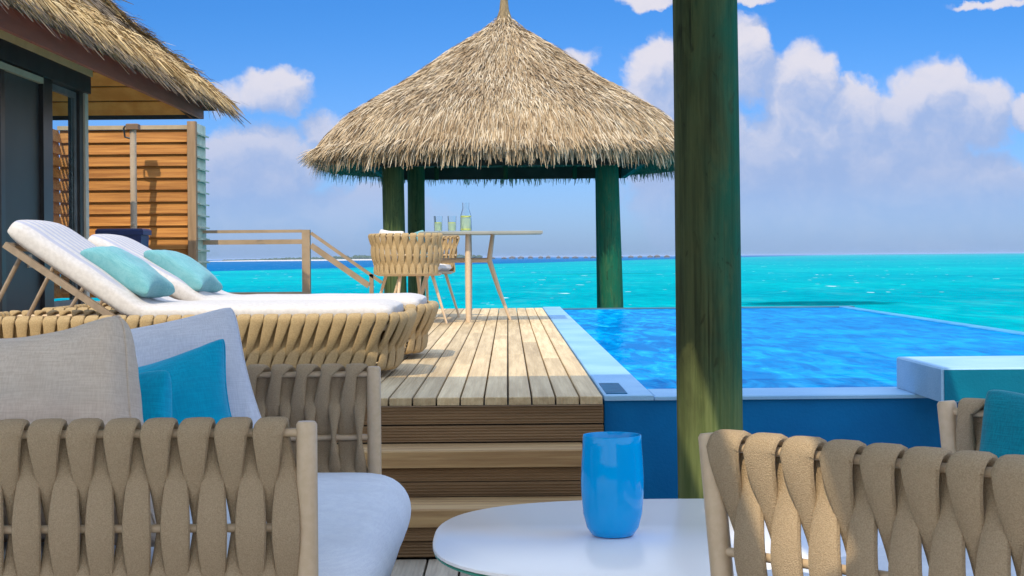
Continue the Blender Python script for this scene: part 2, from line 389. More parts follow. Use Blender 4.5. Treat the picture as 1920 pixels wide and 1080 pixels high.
# ------------------------------------------------------------------ decks, steps, pool
def decks():
    d = MB(); w = .0905; x = .358; k = 0
    while x > -6.6:
        far = 16.62 if x > -2.45 else 20.95
        cuts = [6.06]; y = 6.06 + random.uniform(1.2, 4.5)
        while y < far - .8: cuts.append(y); y += random.uniform(2.6, 4.4)
        cuts.append(far)
        for a, b in zip(cuts, cuts[1:]):
            d.box(x-w+.0035, x-.0035, a+.002, b-.002, U-.03, U, .003)
        x -= w
    structure(d.obj('upper_deck', DECK, smooth=False))
    u = MB(); u.box(-2.45, .35, 6.12, 16.55, U-.28, U-.045); u.box(-6.6, -2.452, 6.12, 20.9, U-.28, U-.045)
    for xx in (-6, -4, -2.2, -.2):
        for yv in (7, 10, 13, 16): u.box(xx-.12, xx+.12, yv-.12, yv+.12, SEA_Z-.5, U-.28)
    structure(u.obj('deck_joists', M('dark joist wood', (.05, .035, .022), (.09, .06, .04), 6, .8)))
    d = MB(); x = 4.2; w = .115
    while x > -4.6:
        c = random.uniform(.5, 3.5)
        d.box(x-w+.004, x-.004, -2.2, c-.002, -.03, 0, .003); d.box(x-w+.004, x-.004, c+.002, 5.52, -.03, 0, .003)
        x -= w
    structure(d.obj('lower_deck', DECKLOW, smooth=False))
    u = MB(); u.box(-4.6, 4.2, -2.2, 6.0, -.3, -.045)
    for xx in (-4, -1, 2, 4):
        for yv in (-1.5, 2, 5.5): u.box(xx-.12, xx+.12, yv-.12, yv+.12, SEA_Z-.5, -.3)
    structure(u.obj('lower_deck_joists', MATS['dark joist wood']))
    st = thing('terrace_steps', 'brown ribbed wooden steps up to the pool deck', 'steps', (-1.2, 5.75, 0))
    L = lambda m, n, mt: m.obj(n, mt, st, smooth=False, loc=(1.2, -5.75, 0))
    x0 = -2.9
    for (z0, z1) in ((.412, .478), (.345, .408)):
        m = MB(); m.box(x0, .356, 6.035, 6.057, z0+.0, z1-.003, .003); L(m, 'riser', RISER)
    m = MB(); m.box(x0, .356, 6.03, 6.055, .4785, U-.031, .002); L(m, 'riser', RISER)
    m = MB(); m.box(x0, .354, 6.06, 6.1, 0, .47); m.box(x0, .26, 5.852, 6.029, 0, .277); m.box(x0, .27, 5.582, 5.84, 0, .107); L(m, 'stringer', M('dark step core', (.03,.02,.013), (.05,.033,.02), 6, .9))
    for (yf, yb, zt, xr) in ((5.80, 6.032, .34, .275), (5.53, 5.815, .17, .29)):
        for a, b in ((yf, lerp(yf, yb, .49)), (lerp(yf, yb, .51), yb)):
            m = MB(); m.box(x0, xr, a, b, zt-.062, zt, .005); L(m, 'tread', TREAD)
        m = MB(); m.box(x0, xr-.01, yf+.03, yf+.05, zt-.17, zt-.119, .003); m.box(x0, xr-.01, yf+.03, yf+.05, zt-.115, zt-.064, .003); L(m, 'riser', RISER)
decks()

def pool():
    blue = M('deep blue pool render', (.0, .112, .325), (.0, .138, .38), 3, .6, .12, 90, spec=.12)
    pale = M('pale blue pool coping', (.185, .39, .64), (.25, .47, .70), 2.2, .5, .15, 120, spec=.35)
    p = thing('infinity_pool', 'raised blue infinity pool with pale coping beside the deck', 'pool', (2, 11, 0))
    L = lambda m, n, mt: m.obj(n, mt, p, smooth=False, loc=(-2, -11, 0))
    m = MB(); m.box(.362, 5.5, 6.07, 6.36, 0, U-.017); L(m, 'front_wall', blue)
    m = MB(); m.box(.362, .548, 6.05, 16.8, U-.0165, U+.004, .004); L(m, 'side_coping', pale)
    m = MB(); m.box(.551, 1.62, 6.05, 6.39, U-.0165, U-.001, .004); L(m, 'front_coping', pale)
    m = MB(); m.box(1.623, 5.5, 6.05, 6.39, U-.0165, U-.003, .004); L(m, 'front_coping', pale)
    m = MB(); m.box(.365, .545, 6.37, 16.79, SEA_Z-.5, U-.018); L(m, 'side_wall', blue)
    m = MB(); m.box(.551, 3.6, 16.62, 16.8, SEA_Z-.5, U-.012); L(m, 'far_wall', M('dark pool edge', (.03, .10, .16), (.05, .14, .2), 3, .5))
    m = MB(); m.box(3.43, 3.53, 6.4, 16.6, SEA_Z-.5, U-.012, .006); L(m, 'overflow_edge', M('blue pool lip', (.02, .25, .55), (.05, .34, .66), 3, .3))
    m = MB(); m.box(.372, .452, 6.10, 6.60, U+.0045, U+.0075); L(m, 'skimmer_grate', M('wet blue skimmer', (.0, .09, .20), (.0, .13, .26), 20, .3, .3, 30, spec=.1))
    w = MB(); w.add([(.549, 6.391, U-.022), (3.429, 6.391, U-.022), (3.429, 16.619, U-.022), (.549, 16.619, U-.022)], [(0,1,2,3)])
    structure(w.obj('pool_water', POOLW, smooth=False))
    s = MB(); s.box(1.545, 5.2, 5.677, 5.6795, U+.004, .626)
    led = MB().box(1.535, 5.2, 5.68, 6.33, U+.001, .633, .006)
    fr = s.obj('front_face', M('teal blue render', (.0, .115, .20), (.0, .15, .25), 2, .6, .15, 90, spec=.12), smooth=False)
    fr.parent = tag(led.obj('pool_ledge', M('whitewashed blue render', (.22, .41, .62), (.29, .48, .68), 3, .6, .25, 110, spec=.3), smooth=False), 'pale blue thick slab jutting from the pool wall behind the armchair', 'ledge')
pool()

# ------------------------------------------------------------------ veranda roof overhead and its post
def pillar():
    base = at(1329, 600, 5.25)
    p = thing('timber_pillar', 'thick round sea-light-painted green timber post behind the coffee table', 'pillar', (base.x, 5.25, 0))
    m = MB(); rs = []
    for k in range(40):
        z = 2.42*k/39; r = .1085 - .0035*z/2.4 + .003*noise.noise((z*1.3, 4, 2)); cx = -.006*(z-1.0)+.003*noise.noise((z*.9, 1, 7))
        rs.append([(cx+r*(1+.02*noise.noise((math.cos(a)*1.5, math.sin(a)*1.5, z*.8)))*math.cos(a), r*math.sin(a), z) for a in (2*PI*j/40 for j in range(40))])
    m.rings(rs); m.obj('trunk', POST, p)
    v = thing('veranda_roof', 'unseen timber veranda roof carried by the round pillar, slit to place sun patches', 'roof', (0, 3, 2.43))
    rm = M('roof board', (.66, .62, .55), (.72, .68, .60), 5, .8)  # boards made pale to bounce more light onto the terrace
    for (xa, xb, ya, yb) in ((-2.3, -.15, .2, 5.42), (.09, 1.0, .2, 5.42), (-.15, .09, 3.75, 5.42), (-.15, .09, .2, 1.0), (-.15, -.06, 2.2, 3.75), (.01, .09, 1.0, 2.2)):  # unseen roof: extent and slits shaped to place shade and sun patches
        m = MB(); y = ya
        m.box(xa, xb, ya, yb, .0, .08); m.obj('roof_panel', rm, v, smooth=False, loc=(0, -3, 0))
pillar()

# ------------------------------------------------------------------ thatch
def blades(name, pts, dirs, nrm, length, width, mat, parent=None, loc=(0,0,0), droop=.25):
    """many thin leaf strips in one mesh: pts, dirs, nrm are n x 3"""
    n = len(pts); side = np.cross(dirs, nrm); side /= np.linalg.norm(side, axis=1)[:, None]+1e-9
    L = length[:, None]; W = width[:, None]
    mid = pts + dirs*L*.55 + nrm*L*.03
    end = pts + dirs*L + np.array([0,0,-1.])*L*droop
    v = np.empty((n, 6, 3))
    v[:,0] = pts-side*W*.5; v[:,1] = pts+side*W*.5; v[:,2] = mid+side*W*.5; v[:,3] = mid-side*W*.5; v[:,4] = end+side*W*.16; v[:,5] = end-side*W*.16
    me = bpy.data.meshes.new(name); me.vertices.add(n*6); me.vertices.foreach_set('co', v.reshape(-1))
    idx = (np.arange(n)*6)[:, None] + np.array([0,1,2,3,3,2,4,5])
    me.loops.add(n*8); me.loops.foreach_set('vertex_index', idx.reshape(-1).astype(np.int32))
    me.polygons.add(n*2); me.polygons.foreach_set('loop_start', (np.arange(n*2)*4).astype(np.int32))
    me.update(calc_edges=True); me.validate()
    me.materials.append(mat); o = bpy.data.objects.new(name, me); COL.objects.link(o)
    if parent: o.parent = parent
    o.location = loc
    return o

def thatch_mat(name, cols):
    ma = bpy.data.materials.new(name); ma.use_nodes = True; t = NT(ma.node_tree); b = ma.node_tree.nodes['Principled BSDF']
    ge = t.n('ShaderNodeNewGeometry').outputs['Random Per Island']
    rp = t.n('ShaderNodeValToRGB'); t.put(rp.inputs[0], ge)
    e = rp.color_ramp.elements
    while len(e) < len(cols): e.new(.5)
    for k, c in enumerate(cols): e[k].position = k/(len(cols)-1); e[k].color = tuple(c)+(1,)
    tc = t.n('ShaderNodeTexCoord').outputs['Object']
    big = t.ss(t.noise(tc, 1.6, 4), .35, .68)
    col = t.mix(big, t.mix(1.0, rp.outputs[0], (.80, .76, .72), 'MULTIPLY'), rp.outputs[0])
    t.put(b.inputs['Base Color'], col); b.inputs['Roughness'].default_value = .75; b.inputs['Specular IOR Level'].default_value = .25
    return ma
THATCH = thatch_mat('dry palm thatch', [(.20,.145,.09), (.33,.24,.145), (.44,.33,.21), (.50,.40,.27), (.58,.49,.36), (.62,.55,.44), (.48,.37,.23), (.30,.225,.145)])
THATCHD = thatch_mat('old grey thatch', [(.09,.07,.055), (.15,.12,.09), (.22,.17,.12), (.30,.24,.17), (.19,.15,.11)])
THATCHG = thatch_mat('golden eave straw', [(.20,.13,.07), (.36,.25,.12), (.52,.38,.19), (.62,.48,.27), (.46,.33,.17)])
UNDER = M('thatch core', (.14, .10, .06), (.24, .17, .10), 12, .9)

def gazebo():
    C = Vector((-.02, 21.5, CZ)); NP = 2.35
    g = thing('thatched_gazebo', 'round thatched gazebo on green timber posts beyond the dining table', 'gazebo', (C.x, C.y, U))
    off = (0, 0, CZ-U)
    prof = [(.0,3.32),(.07,3.24),(.16,3.14),(.31,3.02),(.70,2.75),(1.26,2.35),(1.70,2.08),(2.05,1.86),(2.32,1.63),(2.52,1.40)]
    pr = np.array(prof)
    def rad(a): return (abs(math.cos(a))**NP + abs(math.sin(a))**NP)**(-1/NP)
    m = MB(); nA = 64
    rs = [[(r*(1 if r < .5 else lerp(1, rad(2*PI*k/nA), min(1,(r-.5)/1.2)))*math.cos(2*PI*k/nA), r*(1 if r < .5 else lerp(1, rad(2*PI*k/nA), min(1,(r-.5)/1.2)))*math.sin(2*PI*k/nA), z-.06) for k in range(nA)] for r, z in prof[1:]]
    inner = [[(x*.97, y*.97, z-.16) for x, y, z in rg] for rg in rs]
    m.rings(rs + inner[::-1]); roof = m.obj('roof', UNDER, g, loc=off)
    n = 120000
    rr = np.sqrt(rng.uniform(.0004, 1.0, n))*2.51; a = rng.uniform(0, 2*PI, n)
    rr[:16000] = rng.uniform(2.1, 2.52, 16000)
    def surf(r, a):
        k = (np.abs(np.cos(a))**NP + np.abs(np.sin(a))**NP)**(-1/NP); k = 1+(k-1)*np.clip((r-.5)/1.2, 0, 1)
        return np.stack([r*k*np.cos(a), r*k*np.sin(a), np.interp(r, pr[:,0], pr[:,1])], 1)
    P = surf(rr, a); P2 = surf(rr+.05, a); D = P2-P; D /= np.linalg.norm(D, axis=1)[:, None]
    T = np.stack([-np.sin(a), np.cos(a), 0*a], 1); N = np.cross(D, T); N *= np.sign(N[:,2])[:, None]
    D = D + T*rng.normal(0, .16, n)[:, None] + N*rng.uniform(-.05, .30, n)[:, None]; D /= np.linalg.norm(D, axis=1)[:, None]
    ln = rng.uniform(.10, .29, n); ln *= np.clip(rr/.6, .3, 1)
    P = P + N*rng.uniform(-.05, .02, n)[:, None]
    D = D - np.array([0,0,1.])*(np.clip(rr-1.9, 0, 1)*.5)[:, None]; D /= np.linalg.norm(D, axis=1)[:, None]
    N2 = N + T*rng.normal(0, .6, n)[:, None]; N2 /= np.linalg.norm(N2, axis=1)[:, None]
    blades('thatch', P, D, N2, ln, rng.uniform(.006, .013, n), THATCH, roof, droop=.10)
    n = 13000; a = rng.uniform(0, 2*PI, n); P = surf(rng.uniform(2.24, 2.50, n), a)-np.array([0,0,.09])
    T = np.stack([-np.sin(a), np.cos(a), 0*a], 1); O = np.stack([np.cos(a), np.sin(a), 0*a], 1)
    D = O*rng.uniform(.0, .45, n)[:, None] + T*rng.normal(0, .14, n)[:, None] + np.array([0,0,-1.]); D /= np.linalg.norm(D, axis=1)[:, None]
    blades('fringe', P, D, O, rng.uniform(.08, .32, n), rng.uniform(.009, .020, n), THATCH, roof, droop=.0)
    m = MB(); m.lathe([(.15,3.12),(.105,3.20),(.065,3.32),(.048,3.48),(.05,3.62),(.03,3.66)], 16, cap=True); m.obj('finial', M('bound straw finial', (.16,.12,.07), (.30,.22,.12), 9, .9, .8, 60, (6,6,1)), g, loc=off)
    bm_ = M('dark gazebo beam', (.035, .03, .02), (.05, .042, .03), 5, .8)
    h = 1.74
    for (x0,x1,y0,y1) in ((-h,h,-h,-h+.07),(-h,h,h-.07,h),(-h,-h+.07,-h+.072,h-.072),(h-.07,h,-h+.072,h-.072)):
        m = MB(); m.box(x0,x1,y0,y1,1.13,1.30); m.obj('ring_beam', bm_, g, smooth=False, loc=off)
    for k in range(12):
        a = 2*PI*(k+.5)/12; m = MB(); e = Vector((2.2*math.cos(a), 2.2*math.sin(a), 1.36)); m.tube([e, (.15*math.cos(a), .15*math.sin(a), 2.9)], .03, 6)
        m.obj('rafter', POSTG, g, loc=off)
    for x in (-1.0, 0, 1.0):
        m = MB(); m.box(x-.03, x+.03, h-.10, h-.072, 1.12, 1.34); m.obj('bracket', POSTG, g, smooth=False, loc=off)
    for (xt, xb, y, r) in ((-1.42,-1.36,20.1,.142), (1.27,1.385,20.1,.145), (-1.275,-1.29,22.8,.125), (1.40,1.43,22.8,.13)):
        m = MB(); zb = SEA_Z-.6-CZ; zt = 1.5
        pts = [(lerp(xb, xt, k/14), y-C.y, lerp(zb, zt, k/14)) for k in range(15)]
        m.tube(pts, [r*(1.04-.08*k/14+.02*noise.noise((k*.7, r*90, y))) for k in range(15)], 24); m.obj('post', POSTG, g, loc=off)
gazebo()

# ------------------------------------------------------------------ the villa on the left
def villa():
    v = thing('beach_villa', 'thatched villa with brown fascia and dark glazed doors beside the deck', 'house', (-6, 14, U))
    lc = (6, -14, -U); L = lambda m, n, mt, p=v, s=False: m.obj(n, mt, p, smooth=s, loc=lc if p is v else None)
    XE, ZE, YE, Y0, XR, SL = -3.37, 2.87, 18.62, 7.6, -7.0, .885
    ridge = ZE + SL*(XE-XR); run = XE-XR
    A = (XE,Y0,ZE); B = (XE,YE,ZE); Cc = (XR,YE-run,ridge); D = (XR,Y0,ridge); E = (2*XR-XE,YE,ZE); Fp = (2*XR-XE,Y0,ZE)
    m = MB(); th = -.10
    up = [A,B,Cc,D,E,Fp]; lo = [(x,y,z+th) for x,y,z in up]
    fs = [(0,1,2,3),(1,4,2),(4,5,3,2)]
    m.add(up+lo, fs+[tuple(6+i for i in reversed(f)) for f in fs]+[(0,6,7,1),(1,7,10,4),(4,10,11,5),(0,3,9,6),(3,5,11,9)])
    roof = L(m, 'roof', M('old thatch core', (.06,.05,.04), (.12,.09,.07), 9, .9))
    n = 30000
    s = rng.uniform(0, 1, n)**1.1*run; y = rng.uniform(Y0+.1, YE, n); keep = y < YE - s + .04; s, y = s[keep], y[keep]; n = len(s)
    P = np.stack([XE-s, y, ZE+SL*s], 1); nrm = np.array([SL,0,1.])/math.hypot(SL,1); dn = np.array([1,0,-SL])/math.hypot(SL,1)
    D_ = dn + np.stack([0*s, rng.normal(.10,.28,n), 0*s],1) + nrm*rng.uniform(.02,.26,n)[:,None]; D_ /= np.linalg.norm(D_,axis=1)[:,None]
    NN = np.tile(nrm,(n,1)) + np.stack([0*s, rng.normal(0,.6,n), 0*s],1); NN /= np.linalg.norm(NN,axis=1)[:,None]
    blades('thatch', P, D_, NN, rng.uniform(.22,.5,n), rng.uniform(.008,.02,n), THATCHD, roof, droop=.1)
    n = 22000; s = np.abs(rng.normal(0,.20,n)); y = rng.uniform(Y0,YE+.1,n)
    P = np.stack([XE-s+.02, y, ZE+SL*s+.06], 1)
    D_ = dn + np.stack([0*s, rng.normal(.22,.42,n), rng.uniform(-.2,.2,n)],1) + nrm*rng.uniform(0,.22,n)[:,None]; D_ /= np.linalg.norm(D_,axis=1)[:,None]
    NN = np.tile(nrm,(n,1)) + np.stack([0*s, rng.normal(0,.8,n), 0*s],1); NN /= np.linalg.norm(NN,axis=1)[:,None]
    blades('eave_straw', P, D_, NN, rng.uniform(.12,.36,n), rng.uniform(.006,.015,n), THATCHG, roof, droop=.22)
    n = 5000; t_ = rng.uniform(0,1,n)**.7*1.9-.02; # the far hip: tufts along its line
    P = np.stack([XE-t_+rng.normal(0,.06,n), YE-t_+rng.normal(0,.06,n), ZE+SL*t_+.02+0*t_],1)
    D_ = np.stack([np.full(n,.6), np.full(n,.6), np.full(n,-.45)],1)+rng.normal(0,.28,(n,3)); D_ /= np.linalg.norm(D_,axis=1)[:,None]
    NN = np.array([.4,.4,1.])+rng.normal(0,.4,(n,3)); NN /= np.linalg.norm(NN,axis=1)[:,None]
    blades('hip_straw', P, D_, NN, rng.uniform(.12,.30,n), rng.uniform(.007,.016,n), THATCHG, roof, droop=.15)
    fm = M('red brown fascia paint', (.23,.075,.05), (.28,.095,.065), 4, .5, .1, 60, (4,.5,4))
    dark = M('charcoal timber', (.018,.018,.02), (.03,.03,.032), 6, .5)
    m = MB(); m.box(-3.54,-3.50,Y0,18.5,2.665,3.02); L(m, 'fascia', fm)
    m = MB(); m.box(-10.4,-3.502,18.46,18.5,2.665,2.90); L(m, 'fascia', dark)
    # ceiling boards under the far hip and the long side
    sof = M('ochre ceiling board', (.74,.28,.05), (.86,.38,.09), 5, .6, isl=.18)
    m = MB()
    k = 0
    while k < 14:                              # boards across the hip end, climbing towards the camera
        y1 = 18.45-.17*k; z = 2.74+SL*.17*k; xr = -3.56-.17*k
        m.obox(((-9.6+xr)/2, y1-.083, z+.045), ((xr+9.6)/2,0,0), (0,.0765,-.0765*SL), (0,.006,.0063)); k += 1
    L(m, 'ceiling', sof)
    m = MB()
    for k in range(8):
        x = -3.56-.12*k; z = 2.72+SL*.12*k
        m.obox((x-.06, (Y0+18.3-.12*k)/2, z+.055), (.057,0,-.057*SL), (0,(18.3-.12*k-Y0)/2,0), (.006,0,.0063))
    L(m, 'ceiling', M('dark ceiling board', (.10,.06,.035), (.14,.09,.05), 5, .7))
    m = MB(); m.tube([(-3.6,18.4,2.70),(-6.2,15.8,2.70+SL*2.6)], .06, 4); L(m, 'hip_rafter', dark)
    XW = -4.3
    m = MB(); m.box(XW-.14, XW+.03, Y0, 16.45, 2.752, 2.925); L(m, 'wall_beam', dark)
    m = MB(); m.box(XW-.12, XW+.045, Y0, 16.47, 2.928, 3.06); L(m, 'cornice', M('cream cornice paint', (.55,.49,.27), (.62,.55,.32), 4, .6))
    m = MB(); m.box(XW-.10, XW, 16.33, 16.45, U, 2.75); L(m, 'end_post', M('grey beige post paint', (.44,.42,.36), (.52,.50,.43), 4, .5))
    m = MB(); m.box(XW-.14, XW-.02, 16.19, 16.325, U, 2.75); L(m, 'inner_post', dark)
    m = MB(); m.box(XW-.12, XW+.01, 14.82, 15.12, U, 2.75); L(m, 'door_post', M('black door frame', (.008,.009,.012), (.014,.015,.018), 6, .35))
    gl = bpy.data.materials.new('door glass'); gl.use_nodes = True; b = gl.node_tree.nodes['Principled BSDF']
    b.inputs['Base Color'].default_value = (.80,.88,.92,1); b.inputs['Transmission Weight'].default_value = 1; b.inputs['Roughness'].default_value = .0; b.inputs['IOR'].default_value = 1.02
    dr = L(MB().box(XW-.09, XW-.05, 15.125, 15.19, U+.02, 2.74).box(XW-.09, XW-.05, 16.12, 16.185, U+.02, 2.74).box(XW-.09, XW-.05, 15.192, 16.118, U+.02, U+.14).box(XW-.09, XW-.05, 15.192, 16.118, 2.68, 2.74), 'sliding_door', M('grey door frame', (.10,.11,.12), (.14,.15,.16), 6, .4))
    m = MB(); m.box(XW-.075, XW-.065, 15.19, 16.12, U+.14, 2.68); m.obj('pane', gl, dr, smooth=False)
    m = MB(); m.box(XW-.05, XW-.01, 15.14, 15.17, 1.42, 1.62); m.obj('handle', M('brushed steel', (.35,.37,.4), (.42,.44,.46), 30, .35, metal=.8), dr, smooth=False)
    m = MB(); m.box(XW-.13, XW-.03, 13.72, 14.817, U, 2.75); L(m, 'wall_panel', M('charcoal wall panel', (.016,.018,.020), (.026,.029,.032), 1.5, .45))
    m = MB(); m.box(XW-.03, XW-.015, 14.42, 14.52, .98, 1.10); L(m, 'socket_plate', M('beige plate', (.3,.26,.2)))
    m = MB(); m.box(XW-.12, XW+.0, 13.60, 13.715, U, 2.75); L(m, 'door_post', MATS['black door frame'])
    m = MB(); m.box(XW-.02, XW+.02, Y0, 14.8, 2.68, 2.735); L(m, 'curtain_track', M('pale track', (.34,.38,.30), (.4,.43,.34), 5, .5))
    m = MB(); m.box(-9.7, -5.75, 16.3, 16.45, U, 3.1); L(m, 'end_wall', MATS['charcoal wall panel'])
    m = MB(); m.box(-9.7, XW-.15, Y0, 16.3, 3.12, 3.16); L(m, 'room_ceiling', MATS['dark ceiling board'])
villa()

def shower():
    s = thing('privacy_screen', 'orange slatted timber screen around the outdoor shower', 'screen', (-4.7, 20, U))
    wm = wood_deck('orange cedar slat', (.29,.115,.026), (.49,.225,.058), 'X', .16, .05)
    lc = (4.7, -20, 0)
    m = MB(); n = 14; pitch = .149
    for k in range(n):
        z = .07 + k*pitch
        m.obox((-4.80, 20.03, z+.075), (.80,0,0), (0,.0095,-.002), (0,.020,.078))
    m.obj('slats', wm, s, smooth=False, loc=lc)
    m = MB()
    for k in range(n):
        z = .07 + k*pitch
        m.obox((-5.60, 19.64, z+.075), (.0095,0,.002), (0,.38,0), (-.020,0,.078))
    m.obj('return_slats', wm, s, smooth=False, loc=lc)
    m = MB(); m.box(-5.62,-3.995,20.0,20.075,2.165,2.215); m.obj('cap_rail', M('pale timber cap', (.36,.28,.18), (.44,.35,.24), 5, .7), s, smooth=False, loc=lc)
    m = MB(); m.box(-3.99,-3.885,19.97,20.08,-.02,2.26); m.obj('corner_post', M('brown timber post', (.26,.17,.10), (.34,.23,.14), 3, .7, stretch=(8,8,.6)), s, smooth=False, loc=lc)
    m = MB()
    for k in range(n+1):
        z = .05 + k*.147
        m.box(-3.93,-3.90,20.085,20.72,z,z+.142); m.obox((-3.885,20.40,z+.01), (.030,0,-.008), (0,.315,0), (.002,0,.009))
    m.obj('outer_louvres', M('weathered green louvre', (.40,.50,.43), (.54,.62,.54), 6, .7), s, smooth=False, loc=lc)
    p = at(250, 300, 19.6)
    o = thing('outdoor_shower', 'beige shower pole with square cap in front of slatted screen', 'shower', (p.x, 19.6, U))
    pm = M('pale shower pole', (.42,.34,.27), (.50,.42,.34), 5, .5)
    m = MB(); m.tube([(0,0,0),(0,0,2.13)], .04, 14); m.obj('pole', pm, o)
    m = MB(); m.box(-.075,.075,-.07,.07,2.13,2.20,.01); m.obj('cap', M('brown cap', (.16,.10,.07), (.22,.14,.10), 5, .6), o, smooth=False)
    m = MB(); m.tube([(-.03,0,2.02),(-.10,0,2.04),(-.115,0,2.15),(-.10,0,2.17),(-.03,-.02,2.17)], .012, 8); m.obj('shower_arm', M('dark steel', (.06,.07,.08), None, metal=.7, rough=.4), o)
    m = MB(); m.tube([(0,-.04,.98),(0,-.09,.98)], .02, 8); m.obj('tap', pm, o)
    q = at(232, 446, 18.6)
    b = thing('towel_bin', 'dark blue lidded bin in front of the slatted screen', 'bin', (q.x, 18.6, U))
    bl = M('navy plastic', (.005,.02,.12), (.008,.03,.16), 6, .45)
    m = MB(); m.rings([[(-.20,-.17,0),(.20,-.17,0),(.20,.17,0),(-.20,.17,0)], [(-.25,-.2,.82),(.25,-.2,.82),(.25,.2,.82),(-.25,.2,.82)]]); m.obj('body', bl, b, smooth=False)
    m = MB(); m.box(-.275,.275,-.22,.22,.822,.895,.02); m.obj('lid', bl, b, smooth=False)
shower()

def railing():
    Y = 20.5; r = thing('deck_railing', 'beige metal railing sloping down at the deck stair', 'railing', (-2.58, Y, U))
    lc = (2.58, -Y, -U); mt = M('taupe rail paint', (.30,.225,.15), (.36,.27,.185), 6, .5)
    def X(px): return (px-PX)*Y/F
    zt = at(575,433,Y).z
    m = MB(); m.box(X(567),X(582),Y-.05,Y+.05,U,zt+.015); m.obj('post', mt, r, smooth=False, loc=lc)
    m = MB(); m.box(X(372),X(567)-.002,Y-.035,Y+.035,zt-.02,zt+.018); m.obj('top_rail', mt, r, smooth=False, loc=lc)
    z = at(575,453,Y).z; m = MB(); m.box(X(372),X(567)-.002,Y-.02,Y+.02,z-.03,z+.03); m.obj('middle_rail', mt, r, smooth=False, loc=lc)
    z = at(575,550,Y).z; m = MB(); m.box(X(372),X(567)-.002,Y-.03,Y+.03,z-.03,z+.02); m.obj('bottom_rail', mt, r, smooth=False, loc=lc)
    def bar(p, q, h, n):
        a = at(p[0],p[1],Y); b = at(q[0],q[1],Y); d = (b-a); nn = Vector((-d.z,0,d.x)).normalized()
        MB().obox((a+b)/2, d/2, (0,.03,0), nn*h).obj(n, mt, r, smooth=False, loc=lc)
    bar((583,437),(716,530),.020,'handrail'); bar((583,460),(692,536),.036,'stair_rail')
    m = MB(); m.box(X(692)+.004,X(700),Y-.03,Y+.03,-.4,at(696,514,Y).z); m.obj('post', mt, r, smooth=False, loc=lc)
railing()
st = thing('water_stair', 'timber stair leading down to the sea beside the railing', 'stair', (-2.3, 20.4, U-.2))
for k in range(7):
    m = MB(); m.box(.25*k-.25, .25*k+.02, -.9, .05, -.22*k-.04, -.22*k); m.obj('tread', TREAD, st, smooth=False)

# ------------------------------------------------------------------ woven furniture
def weave(mb, top, bot, n, zt, zb, m, wmax, a, ht=.0075, wmin=.010, shift=0.):
    """straps looped over the top rail and crossing m times between the rails; top(s), bot(s) -> (Vector2 position, Vector2 outward normal)"""
    def P(s, f, d, dz=0):
        (pt, nt), (pb, nb) = top(s), bot(s)
        p = pb.lerp(pt, f); nn = nb.lerp(nt, f).normalized()
        return Vector((p.x+nn.x*d, p.y+nn.y*d, lerp(zb, zt, f)+dz)), Vector((-nn.y, nn.x, 0))
    K = 9*m
    for i in range(n):
        s0 = (i+.28+shift)/n; jit = random.uniform(-.04,.04)/n; path = []
        wm = wmax*random.uniform(.94,1.05); hh = .5/n
        lin = .35
        wf = lambda d: wmin+(wm-wmin)*(lin*(1-math.acos(max(-1, min(1, d/a)))/PI)+(1-lin)*max(0,(d/a+1)/2)**.8)
        for k in range(K):
            f = k/K; g = (1-f)**1.7 if m == 1 else 1-f; d = a*math.cos(PI*m*g); path.append((s0+jit*math.sin(PI*f)*(m > 1), f, d, 0, lerp(wmin, wm, f**.85) if m == 1 else lerp(.006, wm*1.07, (1-math.acos(max(-1, min(1, d/a)))/PI)**.95)))
        for k in range(9):
            ph = PI*k/8; path.append((s0+hh*.6*k/8, 1, a*math.cos(ph), (a+.003)*math.sin(ph), wmin+(wm*1.07-wmin)*math.cos(ph/2)**.7))
        for k in range(1, K+1):
            f = 1-k/K; g = (1-f)**1.7 if m == 1 else 1-f; d = -a*math.cos(PI*m*g); q = min(1, (1-f)*m*2.4)
            path.append((s0+hh*(.6+.4*q)+jit*(m > 1), f, d, 0, lerp(wmin, wm, (1-f)**.85) if m == 1 else wf(d)))
        if path[-1][2] > 0:
            for k in range(1, 5):
                ph = PI*.6*k/4; path.append((s0+hh, 0, a*math.cos(ph), -a*math.sin(ph), wm))
        pts = [P(*q[:4]) for q in path]; rs = []
        for k, (p, lat) in enumerate(pts):
            tg = (pts[min(k+1,len(pts)-1)][0]-pts[max(k-1,0)][0]).normalized()
            th = tg.cross(lat).normalized(); la = th.cross(tg).normalized()
            w = path[k][4]; h = ht*(1+.35*(1-w/wm)); ring = []
            for j in range(12):
                an = 2*PI*j/12; c, s_ = math.cos(an), math.sin(an)
                ring.append(p + la*w*math.copysign(abs(c)**.7, c) + th*h*math.copysign(abs(s_)**.8, s_))
            rs.append(ring)
        mb.rings(rs)
    return mb

def line2(p, q):
    p, q = Vector(p), Vector(q); d = (q-p).normalized(); nn = Vector((d.y, -d.x))
    return lambda s: (p.lerp(q, s), nn)

